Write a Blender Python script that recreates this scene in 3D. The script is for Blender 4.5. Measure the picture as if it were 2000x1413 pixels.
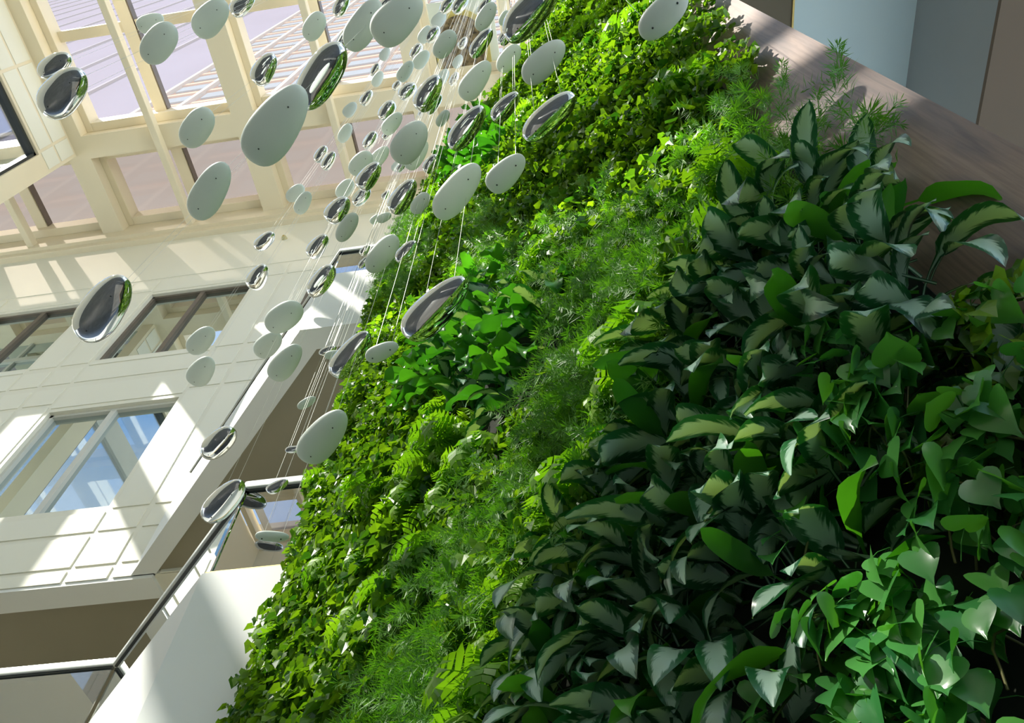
import bpy, bmesh, math, random
from mathutils import Vector, Matrix, Euler, noise as mnoise
random.seed(7)
R_ = math.radians
scene = bpy.context.scene
col = scene.collection
for o in list(bpy.data.objects): bpy.data.objects.remove(o)

# ------------------------------------------------------------------ camera
# world: X runs right along the far facade, Y runs towards it, Z is up; the lens is the origin, the floor lies 1.6 m below
F = 1470.0; CX, CY = 1000.0, 706.5
def _setup():
    U = Vector((0.0, -232 - CY, F)).normalized()
    dx = -18000 - CX
    dy = -(U.x * dx + U.z * F) / U.y
    X = -Vector((dx, dy, F)).normalized()
    Y = U.cross(X)
    return X, Y, U
AX, AY, AU = _setup()
def cam2world(v): return Vector((AX.dot(v), AY.dot(v), AU.dot(v)))
def ray(u, v): return cam2world(Vector(((u - CX) / F, (v - CY) / F, 1.0)))
def proj(p):
    c = AX * p[0] + AY * p[1] + AU * p[2]
    if c.z <= 0.05: return (-9999, -9999)
    return (CX + F * c.x / c.z, CY + F * c.y / c.z)
cam_d = bpy.data.cameras.new('camera'); cam = bpy.data.objects.new('camera', cam_d); col.objects.link(cam)
r_, u_, b_ = cam2world(Vector((1, 0, 0))), -cam2world(Vector((0, 1, 0))), -cam2world(Vector((0, 0, 1)))
cam.matrix_world = Matrix(((r_.x, u_.x, b_.x, 0), (r_.y, u_.y, b_.y, 0), (r_.z, u_.z, b_.z, 0), (0, 0, 0, 1)))
cam_d.sensor_width = 36; cam_d.lens = 36 * F / 2000; cam_d.clip_end = 3000; cam_d.clip_start = 0.05
scene.camera = cam

# ------------------------------------------------------------------ sky, sun, exposure
SUN = Vector((-0.76, -0.47, 1.0)).normalized()          # towards the sun
world = bpy.data.worlds.new('sky'); scene.world = world; world.use_nodes = True
nt = world.node_tree; nt.nodes.clear()
wo = nt.nodes.new('ShaderNodeOutputWorld'); bg = nt.nodes.new('ShaderNodeBackground')
tc = nt.nodes.new('ShaderNodeTexCoord'); sp = nt.nodes.new('ShaderNodeSeparateXYZ'); nt.links.new(tc.outputs['Generated'], sp.inputs['Vector'])
gr = nt.nodes.new('ShaderNodeValToRGB'); nt.links.new(sp.outputs['Z'], gr.inputs['Fac'])
gr.color_ramp.elements[0].position = 0.0; gr.color_ramp.elements[0].color = (0.62, 0.78, 0.92, 1)
gr.color_ramp.elements[1].position = 0.75; gr.color_ramp.elements[1].color = (0.16, 0.42, 0.86, 1)
nz = nt.nodes.new('ShaderNodeTexNoise'); nz.inputs['Scale'].default_value = 3.0; nz.inputs['Detail'].default_value = 6
cr = nt.nodes.new('ShaderNodeValToRGB'); cr.color_ramp.elements[0].position = 0.5; cr.color_ramp.elements[1].position = 0.72
mx = nt.nodes.new('ShaderNodeMix'); mx.data_type = 'RGBA'; mx.inputs['B'].default_value = (1.15, 1.17, 1.2, 1)
nt.links.new(tc.outputs['Generated'], nz.inputs['Vector']); nt.links.new(nz.outputs['Fac'], cr.inputs['Fac'])
mul = nt.nodes.new('ShaderNodeMath'); mul.operation = 'MULTIPLY'; mul.inputs[1].default_value = 0.8
nt.links.new(cr.outputs['Color'], mul.inputs[0]); nt.links.new(mul.outputs[0], mx.inputs['Factor'])
nt.links.new(gr.outputs['Color'], mx.inputs['A']); nt.links.new(mx.outputs['Result'], bg.inputs['Color'])
bg.inputs['Strength'].default_value = 1.85
nt.links.new(bg.outputs['Background'], wo.inputs['Surface'])
sl = bpy.data.lights.new('sun', 'SUN'); sl.energy = 20.0; sl.angle = R_(0.6); sl.color = (1.0, 0.94, 0.84)
so = bpy.data.objects.new('sun', sl); col.objects.link(so); so.location = (-20, -13, 40)
so.rotation_euler = SUN.to_track_quat('Z', 'Y').to_euler()
vs = scene.view_settings
vs.view_transform = 'Standard'; vs.look = 'None'; vs.gamma = 1; vs.use_curve_mapping = False; vs.exposure = 0.2

# ------------------------------------------------------------------ materials
def new_mat(name):
    m = bpy.data.materials.new(name); m.use_nodes = True
    n = m.node_tree; n.nodes.clear(); out = n.nodes.new('ShaderNodeOutputMaterial')
    return m, n, out
def paint(name, c, rough=0.6, var=0.04, scale=3.0, bump=0.0, metallic=0.0, spec=0.5, mapscale=None):
    m, n, out = new_mat(name)
    p = n.nodes.new('ShaderNodeBsdfPrincipled'); p.inputs['Roughness'].default_value = rough
    p.inputs['Metallic'].default_value = metallic; p.inputs['Specular IOR Level'].default_value = spec
    t = n.nodes.new('ShaderNodeTexCoord'); z = n.nodes.new('ShaderNodeTexNoise')
    z.inputs['Scale'].default_value = scale; z.inputs['Detail'].default_value = 4
    if mapscale:
        mp = n.nodes.new('ShaderNodeMapping'); mp.inputs['Scale'].default_value = mapscale
        n.links.new(t.outputs['Object'], mp.inputs['Vector']); n.links.new(mp.outputs['Vector'], z.inputs['Vector'])
    else: n.links.new(t.outputs['Object'], z.inputs['Vector'])
    r = n.nodes.new('ShaderNodeValToRGB')
    r.color_ramp.elements[0].position = 0.3; r.color_ramp.elements[1].position = 0.7
    r.color_ramp.elements[0].color = tuple(max(0, x * (1 - var)) for x in c) + (1,)
    r.color_ramp.elements[1].color = tuple(min(1, x * (1 + var)) for x in c) + (1,)
    n.links.new(z.outputs['Fac'], r.inputs['Fac']); n.links.new(r.outputs['Color'], p.inputs['Base Color'])
    if bump:
        b = n.nodes.new('ShaderNodeBump'); b.inputs['Strength'].default_value = bump
        n.links.new(z.outputs['Fac'], b.inputs['Height']); n.links.new(b.outputs['Normal'], p.inputs['Normal'])
    n.links.new(p.outputs['BSDF'], out.inputs['Surface'])
    return m
def glass(name, tint, refl=0.08, rough=0.0, facing=0.5):
    m, n, out = new_mat(name)
    tr = n.nodes.new('ShaderNodeBsdfTransparent'); g = n.nodes.new('ShaderNodeBsdfGlossy')
    g.inputs['Roughness'].default_value = rough; g.inputs['Color'].default_value = (0.95, 0.98, 1, 1)
    t = n.nodes.new('ShaderNodeTexCoord'); z = n.nodes.new('ShaderNodeTexNoise'); z.inputs['Scale'].default_value = 0.7
    r = n.nodes.new('ShaderNodeValToRGB'); n.links.new(t.outputs['Object'], z.inputs['Vector']); n.links.new(z.outputs['Fac'], r.inputs['Fac'])
    r.color_ramp.elements[0].color = tuple(x * 0.96 for x in tint) + (1,); r.color_ramp.elements[1].color = tuple(tint) + (1,)
    n.links.new(r.outputs['Color'], tr.inputs['Color'])
    fr = n.nodes.new('ShaderNodeFresnel'); fr.inputs['IOR'].default_value = 1.5
    ad = n.nodes.new('ShaderNodeMath'); ad.operation = 'MULTIPLY_ADD'; ad.inputs[1].default_value = facing * 2; ad.inputs[2].default_value = refl; ad.use_clamp = True
    mxs = n.nodes.new('ShaderNodeMixShader')
    n.links.new(fr.outputs['Fac'], ad.inputs[0]); n.links.new(ad.outputs[0], mxs.inputs['Fac'])
    n.links.new(tr.outputs['BSDF'], mxs.inputs[1]); n.links.new(g.outputs['BSDF'], mxs.inputs[2])
    n.links.new(mxs.outputs['Shader'], out.inputs['Surface'])
    return m
def haze_glass(name, haze, tint=(0.97, 0.97, 0.97)):
    """roof glass with a fritted, dusty surface that scatters part of the light"""
    m, n, out = new_mat(name)
    tr = n.nodes.new('ShaderNodeBsdfTransparent'); tr.inputs['Color'].default_value = tuple(tint) + (1,)
    tl = n.nodes.new('ShaderNodeBsdfTranslucent'); t = n.nodes.new('ShaderNodeTexCoord'); z = n.nodes.new('ShaderNodeTexNoise'); z.inputs['Scale'].default_value = 0.6
    n.links.new(t.outputs['Object'], z.inputs['Vector']); r = n.nodes.new('ShaderNodeValToRGB')
    r.color_ramp.elements[0].color = (0.95, 0.86, 0.80, 1); r.color_ramp.elements[1].color = (0.95, 0.92, 0.93, 1)
    n.links.new(z.outputs['Fac'], r.inputs['Fac']); n.links.new(r.outputs['Color'], tl.inputs['Color'])
    s = n.nodes.new('ShaderNodeMixShader'); s.inputs['Fac'].default_value = haze
    n.links.new(tr.outputs['BSDF'], s.inputs[1]); n.links.new(tl.outputs['BSDF'], s.inputs[2])
    n.links.new(s.outputs['Shader'], out.inputs['Surface'])
    return m
def opal(name, c, transl):
    m, n, out = new_mat(name)
    p = n.nodes.new('ShaderNodeBsdfPrincipled'); p.inputs['Roughness'].default_value = 0.45
    tl = n.nodes.new('ShaderNodeBsdfTranslucent'); t = n.nodes.new('ShaderNodeTexCoord'); z = n.nodes.new('ShaderNodeTexNoise'); z.inputs['Scale'].default_value = 1.5
    n.links.new(t.outputs['Object'], z.inputs['Vector']); r = n.nodes.new('ShaderNodeValToRGB')
    r.color_ramp.elements[0].color = tuple(x * 0.97 for x in c) + (1,); r.color_ramp.elements[1].color = tuple(c) + (1,)
    n.links.new(z.outputs['Fac'], r.inputs['Fac']); n.links.new(r.outputs['Color'], p.inputs['Base Color']); n.links.new(r.outputs['Color'], tl.inputs['Color'])
    s = n.nodes.new('ShaderNodeMixShader'); s.inputs['Fac'].default_value = transl
    n.links.new(p.outputs['BSDF'], s.inputs[1]); n.links.new(tl.outputs['BSDF'], s.inputs[2]); n.links.new(s.outputs['Shader'], out.inputs['Surface'])
    return m
def coated_glass(name, refl, dark):
    m, n, out = new_mat(name)
    d = n.nodes.new('ShaderNodeBsdfDiffuse'); g = n.nodes.new('ShaderNodeBsdfGlossy'); g.inputs['Roughness'].default_value = 0.015
    t = n.nodes.new('ShaderNodeTexCoord'); z = n.nodes.new('ShaderNodeTexNoise'); z.inputs['Scale'].default_value = 1.3
    r = n.nodes.new('ShaderNodeValToRGB'); n.links.new(t.outputs['Object'], z.inputs['Vector']); n.links.new(z.outputs['Fac'], r.inputs['Fac'])
    r.color_ramp.elements[0].color = tuple(dark) + (1,); r.color_ramp.elements[1].color = tuple(x * 1.6 for x in dark) + (1,)
    n.links.new(r.outputs['Color'], d.inputs['Color']); g.inputs['Color'].default_value = (0.86, 0.97, 1, 1)
    s = n.nodes.new('ShaderNodeMixShader'); s.inputs['Fac'].default_value = refl
    n.links.new(d.outputs['BSDF'], s.inputs[1]); n.links.new(g.outputs['BSDF'], s.inputs[2]); n.links.new(s.outputs['Shader'], out.inputs['Surface'])
    return m
def leaf_mat(name, c1, c2, transl=0.35, rough=0.35, var_c=None, stem=None):
    """leaf colour varies from plant to plant and leaf to leaf; var_c = silver centre laid along the leaf (UV)"""
    m, n, out = new_mat(name)
    p = n.nodes.new('ShaderNodeBsdfPrincipled'); p.inputs['Roughness'].default_value = rough
    tr = n.nodes.new('ShaderNodeBsdfTranslucent'); s = n.nodes.new('ShaderNodeMixShader'); s.inputs['Fac'].default_value = transl
    at = n.nodes.new('ShaderNodeAttribute'); at.attribute_name = 'rnd'
    oi = n.nodes.new('ShaderNodeObjectInfo')
    a = n.nodes.new('ShaderNodeMath'); a.operation = 'ADD'; fr = n.nodes.new('ShaderNodeMath'); fr.operation = 'FRACT'
    n.links.new(at.outputs['Fac'], a.inputs[0]); n.links.new(oi.outputs['Random'], a.inputs[1]); n.links.new(a.outputs[0], fr.inputs[0])
    mc = n.nodes.new('ShaderNodeMix'); mc.data_type = 'RGBA'
    mc.inputs['A'].default_value = tuple(c1) + (1,); mc.inputs['B'].default_value = tuple(c2) + (1,)
    n.links.new(fr.outputs[0], mc.inputs['Factor'])
    colour = mc.outputs['Result']
    if var_c:
        uv = n.nodes.new('ShaderNodeUVMap'); sep = n.nodes.new('ShaderNodeSeparateXYZ'); n.links.new(uv.outputs['UV'], sep.inputs['Vector'])
        ab = n.nodes.new('ShaderNodeMath'); ab.operation = 'ABSOLUTE'
        sb = n.nodes.new('ShaderNodeMath'); sb.operation = 'SUBTRACT'; sb.inputs[1].default_value = 0.5
        n.links.new(sep.outputs['X'], sb.inputs[0]); n.links.new(sb.outputs[0], ab.inputs[0])
        mp = n.nodes.new('ShaderNodeMapping'); mp.inputs['Scale'].default_value = (3.5, 17, 1); mp.inputs['Rotation'].default_value = (0, 0, 0.0)
        # veins sweep forward: shear v by |u|
        sh = n.nodes.new('ShaderNodeMath'); sh.operation = 'MULTIPLY_ADD'; sh.inputs[1].default_value = -0.55
        n.links.new(ab.outputs[0], sh.inputs[0]); n.links.new(sep.outputs['Y'], sh.inputs[2])
        cb = n.nodes.new('ShaderNodeCombineXYZ'); n.links.new(sep.outputs['X'], cb.inputs['X']); n.links.new(sh.outputs[0], cb.inputs['Y']); n.links.new(oi.outputs['Random'], cb.inputs['Z'])
        n.links.new(cb.outputs['Vector'], mp.inputs['Vector'])
        nz2 = n.nodes.new('ShaderNodeTexNoise'); nz2.inputs['Scale'].default_value = 1.0; nz2.inputs['Detail'].default_value = 3
        n.links.new(mp.outputs['Vector'], nz2.inputs['Vector'])
        ma = n.nodes.new('ShaderNodeMath'); ma.operation = 'MULTIPLY_ADD'; ma.inputs[1].default_value = 0.55; 
        n.links.new(nz2.outputs['Fac'], ma.inputs[0]); n.links.new(ab.outputs[0], ma.inputs[2])
        rp = n.nodes.new('ShaderNodeValToRGB'); rp.color_ramp.elements[0].position = 0.48; rp.color_ramp.elements[1].position = 0.58
        rp.color_ramp.elements[0].color = (1, 1, 1, 1); rp.color_ramp.elements[1].color = (0, 0, 0, 1)
        e = rp.color_ramp.elements.new(0.78); e.color = (0.0, 0.0, 0.0, 1)
        e = rp.color_ramp.elements.new(0.82); e.color = (0.3, 0.3, 0.3, 1)
        n.links.new(ma.outputs[0], rp.inputs['Fac'])
        m2 = n.nodes.new('ShaderNodeMix'); m2.data_type = 'RGBA'
        m2.inputs['B'].default_value = tuple(var_c) + (1,)
        n.links.new(rp.outputs['Color'], m2.inputs['Factor']); n.links.new(colour, m2.inputs['A']); colour = m2.outputs['Result']
    n.links.new(colour, p.inputs['Base Color'])
    # light coming through a leaf is yellower than light bouncing off it
    hs = n.nodes.new('ShaderNodeMix'); hs.data_type = 'RGBA'; hs.blend_type = 'MULTIPLY'; hs.inputs['Factor'].default_value = 1.0
    hs.inputs['B'].default_value = (1.6, 1.75, 0.35, 1); n.links.new(colour, hs.inputs['A']); n.links.new(hs.outputs['Result'], tr.inputs['Color'])
    n.links.new(p.outputs['BSDF'], s.inputs[1]); n.links.new(tr.outputs['BSDF'], s.inputs[2]); n.links.new(s.outputs['Shader'], out.inputs['Surface'])
    return m
def wood_mat(name):
    m, n, out = new_mat(name)
    p = n.nodes.new('ShaderNodeBsdfPrincipled'); p.inputs['Roughness'].default_value = 0.42
    t = n.nodes.new('ShaderNodeTexCoord')
    def nzv(sc, scale, det, dist=0.0):
        mp = n.nodes.new('ShaderNodeMapping'); mp.inputs['Scale'].default_value = sc
        z = n.nodes.new('ShaderNodeTexNoise'); z.inputs['Scale'].default_value = scale; z.inputs['Detail'].default_value = det; z.inputs['Distortion'].default_value = dist
        n.links.new(t.outputs['Object'], mp.inputs['Vector']); n.links.new(mp.outputs['Vector'], z.inputs['Vector']); return z
    a = nzv((3.0, 3.0, 0.55), 2.2, 5, 1.6); b = nzv((45, 45, 1.6), 2.0, 4, 0.6)
    r1 = n.nodes.new('ShaderNodeValToRGB'); r1.color_ramp.elements[0].position = 0.3; r1.color_ramp.elements[1].position = 0.72
    r1.color_ramp.elements[0].color = (0.15, 0.105, 0.09, 1); r1.color_ramp.elements[1].color = (0.33, 0.22, 0.16, 1)
    r2 = n.nodes.new('ShaderNodeValToRGB'); r2.color_ramp.elements[0].position = 0.35; r2.color_ramp.elements[1].position = 0.6
    r2.color_ramp.elements[0].color = (0.72, 0.7, 0.7, 1); r2.color_ramp.elements[1].color = (1, 1, 1, 1)
    n.links.new(a.outputs['Fac'], r1.inputs['Fac']); n.links.new(b.outputs['Fac'], r2.inputs['Fac'])
    mm = n.nodes.new('ShaderNodeMix'); mm.data_type = 'RGBA'; mm.blend_type = 'MULTIPLY'; mm.inputs['Factor'].default_value = 1
    n.links.new(r1.outputs['Color'], mm.inputs['A']); n.links.new(r2.outputs['Color'], mm.inputs['B']); n.links.new(mm.outputs['Result'], p.inputs['Base Color'])
    n.links.new(p.outputs['BSDF'], out.inputs['Surface'])
    return m
M = dict(
    cream=paint('cream_wall_paint', (0.78, 0.76, 0.64), 0.55, 0.02, 0.6),
    panel=paint('cream_panel_paint', (0.80, 0.785, 0.665), 0.5, 0.02, 0.5),
    beam=paint('cream_beam_paint', (0.80, 0.71, 0.52), 0.5, 0.025, 0.7),
    white=paint('white_plaster', (0.80, 0.82, 0.80), 0.6, 0.015, 0.8),
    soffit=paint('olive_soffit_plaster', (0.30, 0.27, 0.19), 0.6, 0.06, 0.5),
    dark_soffit=paint('dark_bulkhead_paint', (0.17, 0.14, 0.09), 0.6, 0.05, 0.5),
    floor=paint('grey_stone_floor', (0.10, 0.10, 0.095), 0.35, 0.25, 1.2),
    bronze=paint('bronze_window_frame', (0.16, 0.13, 0.10), 0.4, 0.1, 4, metallic=0.3),
    frame_white=paint('white_window_frame', (0.62, 0.62, 0.56), 0.45, 0.03, 2),
    brass=paint('brass_edge', (0.55, 0.43, 0.16), 0.35, 0.1, 6, metallic=0.6),
    steel=paint('satin_white_steel_rail', (0.74, 0.77, 0.75), 0.35, 0.04, 5, metallic=0.15),
    gasket=paint('black_rail_channel', (0.025, 0.03, 0.03), 0.4, 0.1, 5),
    haze=haze_glass('fritted_roof_glass', 0.05, (0.77, 0.77, 0.77)), haze2=haze_glass('sun_dimming_roof_glass', 0.17, (0.19, 0.18, 0.17)),  # haze2 is darkened to dim sun patches high on the facade
    skyglass=glass('tinted_clerestory_glass', (0.77, 0.78, 0.78), 0.0, 0.0, 0.25),
    rail_glass=glass('green_tinted_balustrade_glass', (0.78, 0.90, 0.91), 0.30, 0.0, 0.7),
    win=coated_glass('coated_window_glass', 0.62, (0.03, 0.04, 0.032)),
    wood=wood_mat('walnut_veneer'),
    felt=paint('dark_planting_felt', (0.012, 0.016, 0.008), 0.95, 0.4, 20, bump=0.4),
    mirror=paint('polished_chrome', (0.88, 0.89, 0.89), 0.025, 0.01, 2, metallic=1.0),
    matte=opal('matte_opal_glass', (0.74, 0.80, 0.75), 0.2),
    cable=paint('thin_steel_cable', (0.55, 0.56, 0.52), 0.4, 0.05, 20, metallic=0.5),
    paleblue=paint('pale_blue_skylit_ceiling', (0.74, 0.90, 0.94), 0.6, 0.015, 1),  # blue cast of the sky light put into the base colour
    greybeam=paint('grey_bulkhead_paint', (0.30, 0.34, 0.36), 0.6, 0.02, 1),
    brown=paint('brown_soffit_paint', (0.12, 0.085, 0.055), 0.6, 0.03, 1),
    brick=paint('orange_brick', (0.50, 0.20, 0.095), 0.8, 0.2, 0.25, mapscale=(1, 1, 6), spec=0.0),
    tbrick=paint('pale_orange_brick', (0.50, 0.30, 0.20), 0.8, 0.1, 0.3, spec=0.0),
    tpane=paint('tower_window_glass', (0.17, 0.21, 0.25), 0.4, 0.15, 0.1, spec=0.0),
    tpier=paint('pale_stone_pier', (0.46, 0.40, 0.34), 0.8, 0.05, 0.3, spec=0.0),
    lav=paint('lavender_sky_haze', (0.15, 0.14, 0.20), 0.5, 0.08, 0.03, spec=0.0),  # tone of pale overexposed sky put into the colour
    lavpier=paint('pale_curtain_wall_rib', (0.24, 0.23, 0.27), 0.5, 0.03, 0.1, spec=0.0),
    stone=paint('mottled_brown_stone', (0.17, 0.125, 0.06), 0.7, 0.75, 9, bump=0.6),
    gold=paint('yellow_gold_rim', (0.62, 0.52, 0.16), 0.4, 0.1, 3),
    detector=paint('ivory_plastic', (0.5, 0.45, 0.22), 0.5, 0.05, 3),
    mint=paint('pale_mint_ceiling_panel', (0.72, 0.78, 0.70), 0.6, 0.02, 1),
    agl=leaf_mat('silver_splashed_leaf', (0.008, 0.07, 0.026), (0.02, 0.13, 0.035), 0.16, 0.28, var_c=(0.36, 0.52, 0.41)),
    heart=leaf_mat('glossy_heart_leaf', (0.04, 0.20, 0.055), (0.10, 0.32, 0.06), 0.28, 0.25),
    yheart=leaf_mat('yellowing_heart_leaf', (0.36, 0.38, 0.02), (0.42, 0.42, 0.03), 0.3, 0.3),
    broad=leaf_mat('glossy_broad_leaf', (0.03, 0.16, 0.022), (0.08, 0.29, 0.03), 0.33, 0.28),
    ivy=leaf_mat('small_ivy_leaf', (0.025, 0.105, 0.016), (0.19, 0.33, 0.02), 0.38, 0.35),
    fern=leaf_mat('yellow_green_fern_frond', (0.10, 0.27, 0.02), (0.22, 0.40, 0.03), 0.4, 0.4),
    asp=leaf_mat('feathery_needle_foliage', (0.06, 0.20, 0.02), (0.14, 0.33, 0.035), 0.35, 0.5),
    stem=leaf_mat('olive_green_stem', (0.12, 0.16, 0.04), (0.20, 0.16, 0.06), 0.1, 0.5),
)

# ------------------------------------------------------------------ mesh helpers
class MB:
    def __init__(s): s.v = []; s.f = []
    def quad(s, a, b, c, d):
        i = len(s.v); s.v += [tuple(a), tuple(b), tuple(c), tuple(d)]; s.f.append((i, i + 1, i + 2, i + 3))
    def box(s, x0, x1, y0, y1, z0, z1):
        i = len(s.v)
        s.v += [(x, y, z) for z in (z0, z1) for y in (y0, y1) for x in (x0, x1)]
        s.f += [tuple(i + k for k in q) for q in ((0, 2, 3, 1), (4, 5, 7, 6), (0, 1, 5, 4), (2, 6, 7, 3), (0, 4, 6, 2), (1, 3, 7, 5))]
        return s
    def prism(s, poly, z0, z1):
        i = len(s.v); n = len(poly)
        s.v += [(p[0], p[1], z0) for p in poly] + [(p[0], p[1], z1) for p in poly]
        s.f += [tuple(i + k for k in reversed(range(n))), tuple(i + n + k for k in range(n))]
        s.f += [(i + k, i + (k + 1) % n, i + n + (k + 1) % n, i + n + k) for k in range(n)]
        return s
    def tube(s, pts, r, n=5):
        pts = [Vector(p) for p in pts]; base = len(s.v)
        for k, p in enumerate(pts):
            d = (pts[min(k + 1, len(pts) - 1)] - pts[max(k - 1, 0)]).normalized()
            a = d.orthogonal().normalized(); b = d.cross(a)
            rr = r if not isinstance(r, (list, tuple)) else r[k]
            for j in range(n):
                t = 2 * math.pi * j / n; s.v.append(tuple(p + (a * math.cos(t) + b * math.sin(t)) * rr))
        for k in range(len(pts) - 1):
            for j in range(n):
                s.f.append((base + k * n + j, base + k * n + (j + 1) % n, base + (k + 1) * n + (j + 1) % n, base + (k + 1) * n + j))
        return s
    def mesh(s, name, mat, smooth=False):
        me = bpy.data.meshes.new(name); me.from_pydata(s.v, [], s.f); me.materials.append(mat)
        if smooth: me.polygons.foreach_set('use_smooth', [True] * len(me.polygons))
        me.update(); return me
    def build(s, name, mat, parent=None, smooth=False, bevel=0.0):
        me = s.mesh(name, mat, smooth)
        bm = bmesh.new(); bm.from_mesh(me); bmesh.ops.recalc_face_normals(bm, faces=bm.faces)
        if bevel: bmesh.ops.bevel(bm, geom=bm.edges[:], offset=bevel, segments=2, affect='EDGES', profile=0.7)
        bm.to_mesh(me); bm.free()
        return link(name, me, parent)
def link(name, data, parent=None):
    o = bpy.data.objects.new(name, data); col.objects.link(o)
    if parent: o.parent = parent
    return o
def tag(o, label=None, cat=None, group=None, kind=None):
    for k, v in (('label', label), ('category', cat), ('group', group), ('kind', kind)):
        if v: o[k] = v
    return o
def struct(o, label=None, cat=None):
    return tag(o, label, cat, kind='structure')
def empty(name, loc=(0, 0, 0), rz=0.0):
    o = link(name, None); o.location = loc; o.rotation_euler = (0, 0, rz); o.empty_display_size = 0.1; return o

# ================================================================== THE BUILDING
HC = 22.0          # underside of the roof beams
GLZ = 22.95        # glazing level
YA = 7.65          # facade
YC = 4.0           # balcony front beside the living wall
FLOOR = -1.6

struct(MB().box(-24, 2.6, -14, 14, FLOOR - 0.2, FLOOR).build('floor', M['floor']), 'dark grey stone atrium floor', 'floor')

# ---- far facade with its windows
WINX = [(-14.98, -12.2), (-10.6, -7.83), (-6.25, -3.48)]
ROWS = [(9.2, 12.32), (14.3, 17.5)]
xs = [-22.0] + [v for w in WINX for v in w] + [3.0]
zs = [7.56] + [v for r in ROWS for v in r] + [23.6]
mb = MB()
for i in range(len(xs) - 1):
    for j in range(len(zs) - 1):
        if i % 2 == 1 and j % 2 == 1: continue
        mb.box(xs[i], xs[i + 1], YA + 0.018, YA + 0.45, zs[j], zs[j + 1])
wall_back = struct(mb.build('wall_back', M['cream']), 'cream panelled facade with two rows of windows below the skylight', 'wall')
# raised panels, the gaps between them are the double lines of the facade
def panel(x0, x1, z0, z1):
    MB().box(x0, x1, YA, YA + 0.03, z0, z1).build('panel', M['panel'], wall_back, bevel=0.004)
G = 0.05
pier_x = []
for a, b in ((-22.0, -14.98), (-12.2, -10.6), (-7.83, -6.25), (-3.48, 0.0)):
    if b - a > 2: 
        pier_x += [(b - 0.84, b - 0.12), (b - 1.66, b - 0.94)] if a < -15 else [(a + 0.12, a + 0.84), (a + 0.94, a + 1.66)]
    else: pier_x += [(a + 0.10, (a + b) / 2 - G), ((a + b) / 2 + G, b - 0.10)]
win_x = [(a - 0.02, b + 0.02) for a, b in WINX]
for x0, x1 in pier_x:
    for z0, z1 in ((7.56, 7.78), (7.86, 8.5), (8.6, 9.02), (9.12, 12.5), (12.62, 13.2), (13.4, 14.0), (14.2, 17.55), (17.7, 18.32)): panel(x0, x1, z0, z1)
for x0, x1 in win_x:
    for z0, z1 in ((7.56, 7.78), (7.86, 8.5), (8.6, 9.05), (12.44, 13.2), (13.4, 14.0), (14.08, 14.2), (17.62, 18.32)): panel(x0, x1, z0, z1)
panel(-22, 2.5, 18.46, 21.1)
# crown moulding under the skylight
c = struct(MB().box(-22, 3, YA - 0.27, YA + 0.3, 21.55, HC + 0.0).box(-22, 3, YA - 0.16, YA + 0.3, 21.3, 21.55).box(-22, 3, YA - 0.27, YA + 0.3, HC, 23.5).build('trim_1', M['beam']), 'cream crown moulding along the top of the facade', 'moulding')
# windows
wn = 0
for ri, (z0, z1) in enumerate(ROWS):
    for wi, (x0, x1) in enumerate(WINX):
        wn += 1
        lower_row = ri == 0
        e = struct(empty('window_%d' % wn, (0.5 * (x0 + x1), YA + 0.2, z0)),
                   '%s framed two-light facade window, %s row, %s' % ('pale' if lower_row else 'bronze', 'lower' if lower_row else 'upper', ('beside the far clerestory corner', 'in the bay between the stone piers', 'behind the upper glass balcony')[wi]), 'window')
        L, Rr, H = x0 - e.location.x, x1 - e.location.x, z1 - z0
        fm = M['frame_white'] if lower_row else M['bronze']  # pale frames on the lower row, bronze on the upper
        y0, y1 = -0.10, 0.05
        t = 0.075
        MB().box(L, L + t, y0, y1, 0, H).box(Rr - t, Rr, y0, y1, 0, H).box(L, Rr, y0, y1, 0, t).box(L, Rr, y0, y1, H - t, H).build('frame', fm, e)
        MB().box(-0.06, 0.06, y0, y1, t, H - t).build('mullion', fm, e)
        MB().box(L + t, -0.06, -0.02, 0.0, t, H - t).build('pane', M['win'], e)
        MB().box(0.06, Rr - t, -0.02, 0.0, t, H - t).build('pane', M['win'], e)

# ---- balconies: edge runs along the facade, turns 45 degrees, then runs along y = YC behind the living wall
def offset_path(path, d):
    """path offset to the inside (away from the atrium) by d"""
    out = []
    P = [Vector(p) for p in path]
    for i, p in enumerate(P):
        ns = []
        for a, b in ((i - 1, i), (i, i + 1)):
            if a >= 0 and b < len(P):
                t = (P[b] - P[a]).normalized(); ns.append(Vector((-t.y, t.x)))
        n = ns[0] if len(ns) == 1 else (ns[0] + ns[1]).normalized() / max(0.3, ((ns[0] + ns[1]).normalized()).dot(ns[0]))
        out.append(p + n * d)
    return out
def ribbon(path, d0, d1, z0, z1, mb=None):
    mb = mb or MB()
    A, B = offset_path(path, d0), offset_path(path, d1)
    for i in range(len(path) - 1): mb.prism([A[i], A[i + 1], B[i + 1], B[i]], z0, z1)
    return mb
def seg(path, k): return path[k:k + 2]
up_path = [(-6.71, YA), (-3.06, YC), (2.6, YC)]
lo_path = [(-22.0, 6.14), (-5.06, 6.14), (-2.92, YC), (2.6, YC)]
p = struct(ribbon(up_path, 0, 0.28, 7.56, 9.02).build('wall_upper_parapet', M['white']), 'white upper balcony parapet turning the corner beside the living wall', 'parapet')
ribbon(up_path, 0.02, 0.14, 9.02, 9.05).build('brass_strip', M['brass'], p)
p = struct(ribbon(lo_path, 0, 0.28, 2.35, 3.9).build('wall_lower_parapet', M['white']), 'white lower balcony parapet with a chamfered corner', 'parapet')
ribbon(lo_path, 0.02, 0.14, 3.9, 3.93).build('brass_strip', M['brass'], p)
struct(MB().box(-22, -6.37, YA + 0.02, YA + 0.46, 7.50, 7.56).build('trim_2', M['white']), 'white bottom edge of the panelled facade above the soffit', 'trim')
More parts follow.
